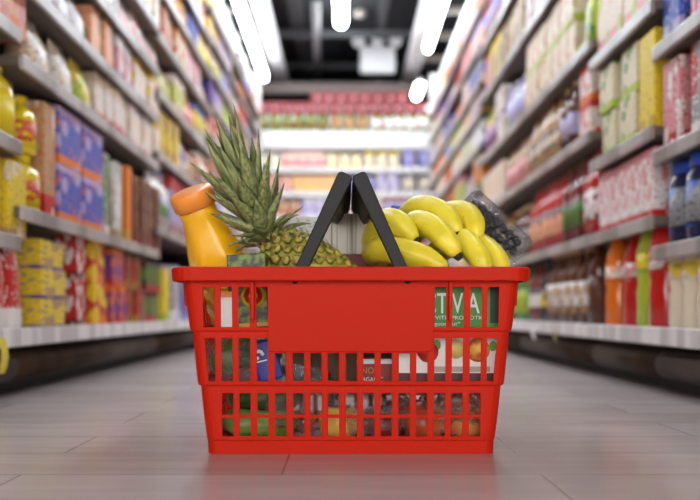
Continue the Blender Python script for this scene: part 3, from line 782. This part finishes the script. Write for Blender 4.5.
# bend crown towards cdir about the joint
j = Vector((0, 0, .093)); qd = axq.rotation_difference(cdir); q0 = pn.rotation_quaternion
ql = q0.inverted() @ qd @ q0
cr_.rotation_mode = 'QUATERNION'; cr_.rotation_quaternion = ql; cr_.location = j-(ql @ j)

# bananas
def banana_mat():
    m, nt, b = newmat('banana_skin'); N = nt.nodes; L = nt.links
    tc = N.new('ShaderNodeTexCoord'); nz = N.new('ShaderNodeTexNoise'); nz.inputs['Scale'].default_value = 22; nz.inputs['Detail'].default_value = 3
    cr = N.new('ShaderNodeValToRGB'); e = cr.color_ramp.elements
    e[0].position = .3; e[0].color = (*lin((222, 200, 44)), 1); e[1].position = .62; e[1].color = (*lin((244, 226, 66)), 1)
    L.new(tc.outputs['Object'], nz.inputs['Vector']); L.new(nz.outputs['Fac'], cr.inputs['Fac'])
    n2 = N.new('ShaderNodeTexNoise'); n2.inputs['Scale'].default_value = 240; L.new(tc.outputs['Object'], n2.inputs['Vector'])
    g = N.new('ShaderNodeMath'); g.operation = 'GREATER_THAN'; g.inputs[1].default_value = .735; L.new(n2.outputs['Fac'], g.inputs[0])
    mx = N.new('ShaderNodeMix'); mx.data_type = 'RGBA'; mx.inputs['B'].default_value = (*lin((150, 110, 30)), 1)
    L.new(g.outputs[0], mx.inputs['Factor']); L.new(cr.outputs['Color'], mx.inputs['A']); L.new(mx.outputs['Result'], b.inputs['Base Color'])
    b.inputs['Roughness'].default_value = .4; b.inputs['Subsurface Weight'].default_value = .1; b.inputs['Subsurface Radius'].default_value = (.01, .008, .002)
    return m
M['banana'] = banana_mat(); M['bstem'] = plain('banana_stem', (150, 150, 50), .6); M['btip'] = plain('banana_tip', (48, 36, 26), .8)
bb = empty('banana_bunch', P(430, 262, 1.25)); tag(bb, 'bunch of ripe yellow bananas heaped at the right of the basket', 'bananas')
B0 = P(430, 262, 1.25)
ban = [
 [(388, 258, 1.345, .45), (374, 252, 1.30, .85), (375, 237, 1.245, 1.06), (386, 222, 1.205, 1.1), (402, 226, 1.18, 1.0), (416, 241, 1.17, .55)],
 [(384, 262, 1.31, .5), (372, 255, 1.26, .85), (379, 250, 1.19, 1.0), (400, 251, 1.165, 1.05), (424, 258, 1.155, 1.0), (447, 270, 1.15, .6)],
 [(396, 250, 1.33, .5), (403, 234, 1.28, .85), (416, 223, 1.225, 1.0), (432, 227, 1.19, 1.02), (446, 240, 1.17, .95), (458, 256, 1.163, .55)],
 [(395, 240, 1.35, .5), (404, 219, 1.32, .9), (418, 209, 1.28, 1.1), (436, 211, 1.25, 1.1), (450, 221, 1.23, .98), (458, 235, 1.215, .55)],
 [(420, 236, 1.37, .5), (434, 218, 1.345, .85), (450, 214, 1.30, 1.08), (465, 214, 1.265, 1.08), (474, 225, 1.24, .92), (476, 240, 1.225, .55)],
 [(430, 252, 1.33, .5), (446, 240, 1.28, .85), (462, 240, 1.225, 1.0), (473, 250, 1.20, 1.02), (481, 262, 1.185, .9), (486, 275, 1.18, .5)],
 [(440, 258, 1.35, .5), (458, 245, 1.305, .85), (476, 243, 1.265, 1.0), (488, 251, 1.235, 1.02), (498, 262, 1.215, .92), (505, 276, 1.20, .5)]]
ctr = P(405, 262, 1.375)
for i, pts in enumerate(ban):
    path = catmull([P(x, y, Y_)-B0 for x, y, Y_, q in pts], 5); n_ = len(path); rad = []
    for k in range(n_):
        t = k/(n_-1)*(len(pts)-1); j0 = min(int(t), len(pts)-2); f_ = t-j0
        rad.append(.0178*(pts[j0][3]*(1-f_)+pts[j0+1][3]*f_))
    for e_, s_ in ((1, 1), (2, 1)): pass
    rad[-1] *= .72; rad[-2] *= .93
    a = MB(); a.tube(path, rad, 20, sect=lambda t: 1+.045*math.cos(5*t)); bo = a.build('banana', M['banana'], bb)
    sb = bo.modifiers.new('sub', 'SUBSURF'); sb.levels = 1; sb.render_levels = 1
    d_ = (path[-1]-path[-2]).normalized(); a = MB()
    a.tube([path[-1]-d_*.0015, path[-1]+d_*.002, path[-1]+d_*.0055], [.0068, .0058, .0042], 8); a.build('tip', M['btip'], bo)
    a = MB(); p0 = path[0]; a.tube([p0+(path[1]-path[0])*.5, p0, (p0+ctr-B0)/2, ctr-B0], [.0082, .0078, .006, .006], 8); a.build('stem', M['bstem'], bo)

# blueberries in a clear clamshell
cm = T(P(485, 236, 1.30), (math.radians(18), math.radians(43), 0))
bwx, bwy, bwz = .057, .028, .042   # half sizes: along, depth, across
cs = empty('berry_clamshell'); cs.matrix_world = cm; tag(cs, 'clear plastic clamshell of dark berries tilted behind the bananas', 'punnet')
def rrect(hx, hz, r, y, n=4):
    out = []
    for cx, cz, a0 in ((hx-r, hz-r, 0), (-hx+r, hz-r, PI/2), (-hx+r, -hz+r, PI), (hx-r, -hz+r, 3*PI/2)):
        for k in range(n+1): t = a0+PI/2*k/n; out.append((cx+r*math.cos(t), y, cz+r*math.sin(t)))
    return out
a = MB(); a.loft([rrect(bwx+.004, bwz+.004, .012, -.006), rrect(bwx, bwz, .012, -.004), rrect(bwx-.004, bwz-.004, .012, -.022), rrect(bwx-.008, bwz-.008, .01, -bwy)]); a.build('lid', M['clamshell'], cs)
a = MB(); a.loft([rrect(bwx+.004, bwz+.004, .012, -.003), rrect(bwx, bwz, .012, -.001), rrect(bwx-.006, bwz-.006, .012, bwy)]); a.build('tray', M['clamshell'], cs)
a = MB()
for k in range(6):
    x = -bwx+.016+k*(2*bwx-.032)/5; a.tube([(x, -bwy-.001, -bwz+.012), (x, -bwy-.003, 0), (x, -bwy-.001, bwz-.012)], .0012, 6)
a.build('lid_ridges', M['clamshell'], cs)
M['berry'] = speckle('berry_skin', (18, 16, 26), (42, 40, 60), 60, .35, .4, .7, coords='Object')
a = MB(); a.ball((0, 0, 0), .0066, 14, 9); a.lathe([(.0026, .0060), (.003, .0072), (.0016, .0066)], 8); bm_ = a.mesh('blueberry', M['berry'])
rb = random.Random(3); k = 0
for L_ in range(2):
    for i in range(7):
        for j in range(5):
            x = -.043+i*.0138+(.0069 if j % 2 else 0)-(.003 if L_ else 0); z = -.029+j*.0142
            if x > .048: continue
            o = bpy.data.objects.new('blueberry', bm_); C.objects.link(o)
            o.matrix_world = cm @ T((x+rb.uniform(-.0006, .0006), -.018+L_*.0145+rb.uniform(-.001, .001), z+rb.uniform(-.0006, .0006)), (rb.uniform(0, 6), rb.uniform(0, 6), 0))
            tag(o, 'small round dark blue berry packed inside the clear clamshell', 'berry', 'berries in the clamshell')

# boxed goods
def printed_box(name, w, d, h, mat, loc, rot, label, cat, bevel=.0015):
    o = empty(name); place(o, loc, rot); a = MB(); a.box((-w/2, -d/2, 0), (w/2, d/2, h)); a.build('carton_body', mat, o, bevel); tag(o, label, cat); return o
def textmesh(name, txt, size, mat, parent, loc, rot=(PI/2, 0, 0), bold=0, sx=1):
    cu = bpy.data.curves.new('t', 'FONT'); cu.body = txt; cu.size = size; cu.extrude = .0002; cu.offset = bold; cu.align_x = 'LEFT'
    ob = bpy.data.objects.new('t', cu); C.objects.link(ob); dg = bpy.context.evaluated_depsgraph_get(); me = bpy.data.meshes.new_from_object(ob.evaluated_get(dg))
    bpy.data.objects.remove(ob); me.name = name; me.materials.clear(); me.materials.append(mat)
    o = bpy.data.objects.new(name, me); C.objects.link(o); o.parent = parent; o.location = loc; o.rotation_euler = rot; o.scale = (sx, 1, 1); return o
M['paper_white'] = plain('white_print', (240, 240, 236), .5)
M['act_green'] = plain('green_print', (52, 148, 44), .4)
# yoghurt box
Yb = 1.130; zb2 = H0+(VY-382)/F*Yb; S1 = F/Yb
yb = empty('yoghurt_box', ((447-VX)/S1, Yb, zb2)); tag(yb, 'green and white boxed yoghurt pots behind the right slots', 'box')
W = (499-395)/S1/2; HH = (382-283)/S1; D = .075
a = MB(); a.box((-W, 0, 0), (W, D, HH*.5)); a.build('lower_carton', M['paper_white'], yb, .001)
a = MB(); a.box((-W, 0, HH*.5+.0002), (W, D, HH)); a.build('upper_carton', M['act_green'], yb, .001)
ox = lambda px: (px-447)/S1
oz = lambda py: (382-py)/S1
textmesh('lettering', 'ACTIVIA', .0385, M['paper_white'], yb, (ox(412), -.0004, oz(313)), bold=.0003, sx=.62)
textmesh('small_lettering', 'MADE WITH PROBIOTIC', .0072, M['paper_white'], yb, (ox(413), -.0004, oz(319.5)), sx=1.2)
textmesh('small_lettering', 'for a good gut*', .0072, M['paper_white'], yb, (ox(420), -.0004, oz(325.5)), sx=1.2)
M['peach_print'] = speckle('fruit_print', (214, 90, 50), (240, 190, 90), 60, .5); M['berry_print'] = speckle('berry_print', (170, 30, 40), (220, 80, 70), 60, .5)
M['cream_print'] = speckle('cream_print', (236, 226, 170), (228, 206, 120), 60, .5); M['leafp'] = plain('leaf_print', (96, 150, 60), .5)
for px, py, r_, m_ in ((456, 349, .013, 'cream_print'), (478, 350, .016, 'peach_print'), (428, 352, .014, 'berry_print')):
    a = MB(); a.lathe([(r_, 0), (r_, .0003)], 20, mat=T((ox(px), -.0001, oz(py)), (PI/2, 0, 0))); a.build('printed_fruit', M[m_], yb)
for px, py in ((437, 345), (493, 346)):
    a = MB(); a.ball((ox(px), -.0001, oz(py)), (.005, .0003, .007), 12, 6); a.build('printed_leaf', M['leafp'], yb)
a = MB(); a.box((ox(432), -.0004, oz(372)), (ox(490), -.0001, oz(366.5))); a.build('printed_stripe', plain('grey_print', (176, 170, 160), .5), yb)
a = MB(); a.box((ox(490), -.0006, oz(323)), (ox(499), -.0001, oz(283))); a.build('dark_edge', plain('dark_green_print', (26, 54, 30), .5), yb)

a = MB(); a.box((-W, -.0005, 0), (W, -.0001, oz(373))); a.build('shade_strip', plain('wine_shade', (84, 22, 24), .5), yb)  # dark strip added in place of the shadow and dark red fruit below
# dark green carton with a round emblem
dg_m = speckle('green_leafy_print', (16, 34, 12), (104, 134, 30), 90, .4, .42, .62)
Yc_ = 1.150; S2 = F/Yc_
gb = empty('juice_carton', ((246-VX)/S2, Yc_, H0+(VY-327)/S2), (0, math.radians(-3), 0)); tag(gb, 'dark green carton with a yellow and red round emblem, left in basket', 'carton')
a = MB(); a.box((-.0215, 0, 0), (.031, .05, .099)); a.build('carton_body', dg_m, gb, .0015)
for r_, c_, y_ in ((.0165, (226, 190, 40), -.0003), (.0125, (190, 40, 30), -.0006), (.006, (226, 190, 120), -.0009)):
    a = MB(); a.lathe([(r_, 0), (r_, .0003)], 24, mat=T((.012, y_, .042), (PI/2, 0, 0))); a.build('emblem', plain('emblem_print', c_, .4), gb)
a = MB(); a.box((-.0215, -.0004, 0), (.031, 0, .005)); a.build('bottom_stripe', plain('gold_print', (200, 150, 50), .4), gb)
# white carton with orange top beside the juice bottle
Y_ = 1.140; S3 = F/Y_
o = printed_box('drink_carton', .024, .03, 42/S3, M['paper_white'], ((226.5-VX)/S3, Y_+.015, H0+(VY-335)/S3), (0, 0, 0), 'narrow white carton with orange top behind the left slots', 'carton')
a = MB(); a.box((-.0122, -.0152, 42/S3-.006), (.0122, .0152, 42/S3+.002)); a.build('orange_top', M['cap_orange'], o)
# striped white box, red lower edge
def striped(name, rot=0):
    m, nt, b = newmat(name); N = nt.nodes; L = nt.links
    tc = N.new('ShaderNodeTexCoord'); nz = N.new('ShaderNodeTexNoise'); nz.inputs['Scale'].default_value = 40; nz.inputs['Detail'].default_value = 2
    mp = N.new('ShaderNodeMapping'); mp.inputs['Scale'].default_value = (4, 4, .06); mp.inputs['Rotation'].default_value = (0, rot, 0)
    cr = N.new('ShaderNodeValToRGB'); e = cr.color_ramp.elements; e[0].position = .38; e[0].color = (*lin((150, 138, 128)), 1); e[1].position = .5; e[1].color = (*lin((226, 220, 214)), 1)
    L.new(tc.outputs['Object'], mp.inputs['Vector']); L.new(mp.outputs['Vector'], nz.inputs['Vector']); L.new(nz.outputs['Fac'], cr.inputs['Fac']); L.new(cr.outputs['Color'], b.inputs['Base Color'])
    return m
Y_ = 1.295; S4 = F/Y_
sb_ = empty('biscuit_box', ((354-VX)/S4, Y_, H0+(VY-300)/S4), (math.radians(-3), 0, 0)); tag(sb_, 'white box with thin grey upright stripes standing between the black handles', 'box')
a = MB(); a.box((-.046, 0, .070), (.046, .045, .133)); a.build('striped_sleeve', striped('striped_card'), sb_, .001)
a = MB(); a.box((-.0465, -.0005, 0), (.0465, .0455, .0698)); a.build('red_lower_carton', plain('dark_red_print', (120, 34, 28), .5), sb_, .001)
Y_ = 1.355; S5 = F/Y_
printed_box('flour_box', .075, .04, .13, pack((226, 232, 240), (150, 176, 210), (240, 240, 240), 2), ((313-VX)/S5, Y_+.02, H0+(VY-298)/S5), (0, 0, 0), 'pale blue and white box behind the pineapple', 'box')
printed_box('pasta_box', .05, .03, .15, plain('blue_card', (36, 70, 190), .4), ((398-VX)/S5, 1.395, H0+(VY-206)/F*1.38-.15), (0, math.radians(6), 0), 'blue box peeping out behind the bananas', 'box')
# blue pack with white emblem
Y_ = 1.150; S6 = F/Y_
bp_ = empty('blue_pack', ((262-VX)/S6, Y_, H0+(VY-383)/S6), (0, math.radians(-14), 0)); tag(bp_, 'blue pack with a small white emblem behind the left slots', 'pack')
a = MB(); a.box((-.004, 0, 0), (.030, .02, .056), taper=.96); a.build('pack_body', plain('deep_blue_print', (26, 44, 150), .35), bp_, .003)
a = MB()
for k in range(7):
    t = k/6*PI*1.3; a.ball((.005+.0052*math.cos(t), -.0006, .038+.005*math.sin(t)), (.0026, .0006, .0026), 8, 6)
a.box((.0, -.0008, .028), (.014, -.0002, .0295)); a.build('emblem', M['paper_white'], bp_)
# red box with lettering
Y_ = 1.150; S7 = F/Y_
rb_ = empty('red_box', ((382-VX)/S7, Y_, H0+(VY-386)/S7), (0, 0, 0)); tag(rb_, 'dark red box with white capital letters under the name plate', 'box')
a = MB(); a.box((-.034, 0, 0), (.026, .045, .036)); a.build('carton_body', plain('crimson_card', (130, 26, 22), .45), rb_, .001)
a = MB(); a.box((-.034, -.0004, .030), (.026, 0, .0365)); a.build('white_band', M['paper_white'], rb_)
textmesh('lettering', 'ORGANIC', .0085, M['paper_white'], rb_, (-.033, -.0005, .006), sx=.9)
textmesh('lettering', 'NO 3', .012, plain('gold_letter', (196, 130, 50), .4), rb_, (-.028, -.0005, .017), sx=.9)

# fruit at the bottom
def apple(px, py, Y_, r_, c1, c2, label, cat='fruit', name='apple', rot=(0, 0, 0)):
    o = empty(name); p = P(px, py, Y_); place(o, p, rot); tag(o, label, cat)
    a = MB(); R_ = []
    for i in range(15):
        th = PI*i/14; q = 1-.16*math.exp(-((th)/.42)**2)*1.9-.10*math.exp(-((PI-th)/.4)**2)*1.6
        rr_ = r_*q*math.sin(min(max(th, .03), PI-.03))*(1+.05*math.cos(th)); z = r_*.9*q*math.cos(th)
        R_.append([(rr_*math.cos(2*PI*k/22), rr_*math.sin(2*PI*k/22), z) for k in range(22)])
    R_.reverse(); a.loft(R_); a.build('flesh', speckle('fruit_skin', c1, c2, 12, .3, .35, .65, stretch=(1, 1, .3)), o)
    a = MB(); a.tube([(0, 0, r_*.5), (.001, 0, r_*.8), (.004, 0, r_*.98)], [.0012, .0011, .0016], 6); a.build('stem', M['bract'], o)
zf = .0085
def ap(px, Y_, r_, *k, **kw):
    p = P(px, 400, Y_); py = VY-(zf+r_*.88-H0)/Y_*F; apple(px, py, Y_, r_, *k, **kw)
ap(340, 1.172, .030, (214, 120, 60), (236, 196, 90), 'yellow and orange apple at the bottom centre slots')
ap(381, 1.168, .029, (96, 16, 22), (150, 40, 36), 'dark red apple right of the yellow one, bottom slots', rot=(.2, .3, 0))
ap(424, 1.172, .032, (170, 44, 36), (216, 120, 70), 'red blushed apple under the left end of the yoghurt box', rot=(.3, -.2, 1))
ap(464, 1.168, .030, (214, 110, 56), (232, 170, 96), 'peach coloured apple under the middle of the yoghurt box', rot=(-.2, .2, 2))
ap(404, 1.235, .033, (96, 16, 22), (150, 40, 36), 'dark red apple in the second row behind the others')
ap(450, 1.24, .033, (160, 50, 40), (220, 140, 80), 'orange red apple in the second row below the yoghurt box')
# green vegetables
def cuke(pts, r_, c1, c2, name, label):
    path = catmull(pts, 5); n_ = len(path); rad = [r_*min(1, .45+1.6*math.sin(PI*min(max(k/(n_-1), .02), .98))) for k in range(n_)]
    rad = [r_*(max(.05, 1-abs(2*k/(n_-1)-1)**5))**.5 for k in range(n_)]
    a = MB(); a.tube(path, rad, 16, sect=lambda t: 1+.03*math.cos(8*t)); o = a.build(name, speckle('green_skin', c1, c2, 26, .35, .35, .65)); tag(o, label, 'vegetable'); return o
cuke([P(214, 372, 1.175), P(232, 356, 1.18), P(256, 352, 1.20), P(280, 357, 1.23)], .021, (52, 92, 34), (120, 152, 70), 'cucumber', 'dark green cucumber in a clear bag behind the left slots')
cuke([P(222, 419, 1.175), P(245, 424, 1.18), P(272, 425, 1.195), P(298, 423, 1.22)], .020, (90, 130, 50), (160, 184, 100), 'courgette', 'pale green courgette lying at the bottom left of the basket')
cuke([P(228, 398, 1.25), P(262, 398, 1.24), P(300, 398, 1.24)], .022, (40, 72, 30), (84, 120, 54), 'cucumber', 'darker green cucumber lying behind the pale courgette')
# crumpled clear bags
def bag(name, c, r, label, seed, amp=.16):
    a = MB(); off = Vector((seed*3.1, seed*1.7, 0))
    def fn(d):
        return 1+amp*(noise.noise(d*2.2+off))+amp*.45*noise.noise(d*6+off)+amp*.2*abs(noise.noise(d*14+off))
    a.ball((0, 0, 0), r, 56, 36, fn=fn); o = a.build(name, M['film'], loc=c); tag(o, label, 'plastic bag'); return o
def bpos(px, py, Y_): return P(px, py, Y_)
bag('plastic_bag', P(246, 358, 1.21), (.062, .058, .036), 'clear crumpled bag around the green cucumber', 1)
bag('plastic_bag', P(302, 398, 1.20), (.050, .060, .046), 'silvery crumpled clear bag low in the middle left slots', 2, .2)
bag('plastic_bag', P(372, 413, 1.205), (.068, .070, .036), 'clear bag stretched over the apples below the name plate', 3)
bag('plastic_bag', P(450, 412, 1.205), (.052, .070, .038), 'clear bag around the apples under the yoghurt box', 4)
# grey paper pack filling the middle
o = printed_box('bread_pack', .10, .08, .075, speckle('brown_card', (96, 70, 52), (140, 112, 90), 20, .6), (P(322, 372, 1.30).x, 1.30, H0+(VY-384)/F*1.30), (0, 0, .1), 'brown pack in the middle of the basket behind the plate', 'pack')
o = printed_box('cracker_box', .16, .09, .10, speckle('grey_brown_card', (80, 60, 54), (120, 96, 84), 18, .6), (P(400, 372, 1.34).x, 1.355, .075), (0, 0, 0), 'dull brown box lying under the bananas at the back', 'box')

# ------------------------------------------------------------------ light, camera, view
w = bpy.data.worlds.new('w'); bpy.context.scene.world = w; w.use_nodes = True
bg = w.node_tree.nodes['Background']; bg.inputs['Color'].default_value = (1.0, .965, .93, 1); bg.inputs['Strength'].default_value = 3.3
cam = bpy.data.cameras.new('camera'); co = bpy.data.objects.new('camera', cam); C.objects.link(co)
co.location = (0, 0, H0); co.rotation_euler = (PI/2, 0, 0)
cam.sensor_width = 36; cam.lens = F/700*36; cam.shift_x = 5/700; cam.shift_y = 62/700; cam.clip_start = .02
cam.dof.use_dof = True; cam.dof.focus_distance = 1.125; cam.dof.aperture_fstop = 3.2
sc = bpy.context.scene; sc.camera = co
vs_ = sc.view_settings; vs_.view_transform = 'Standard'; vs_.look = 'None'; vs_.gamma = 1; vs_.use_curve_mapping = False; vs_.exposure = .52
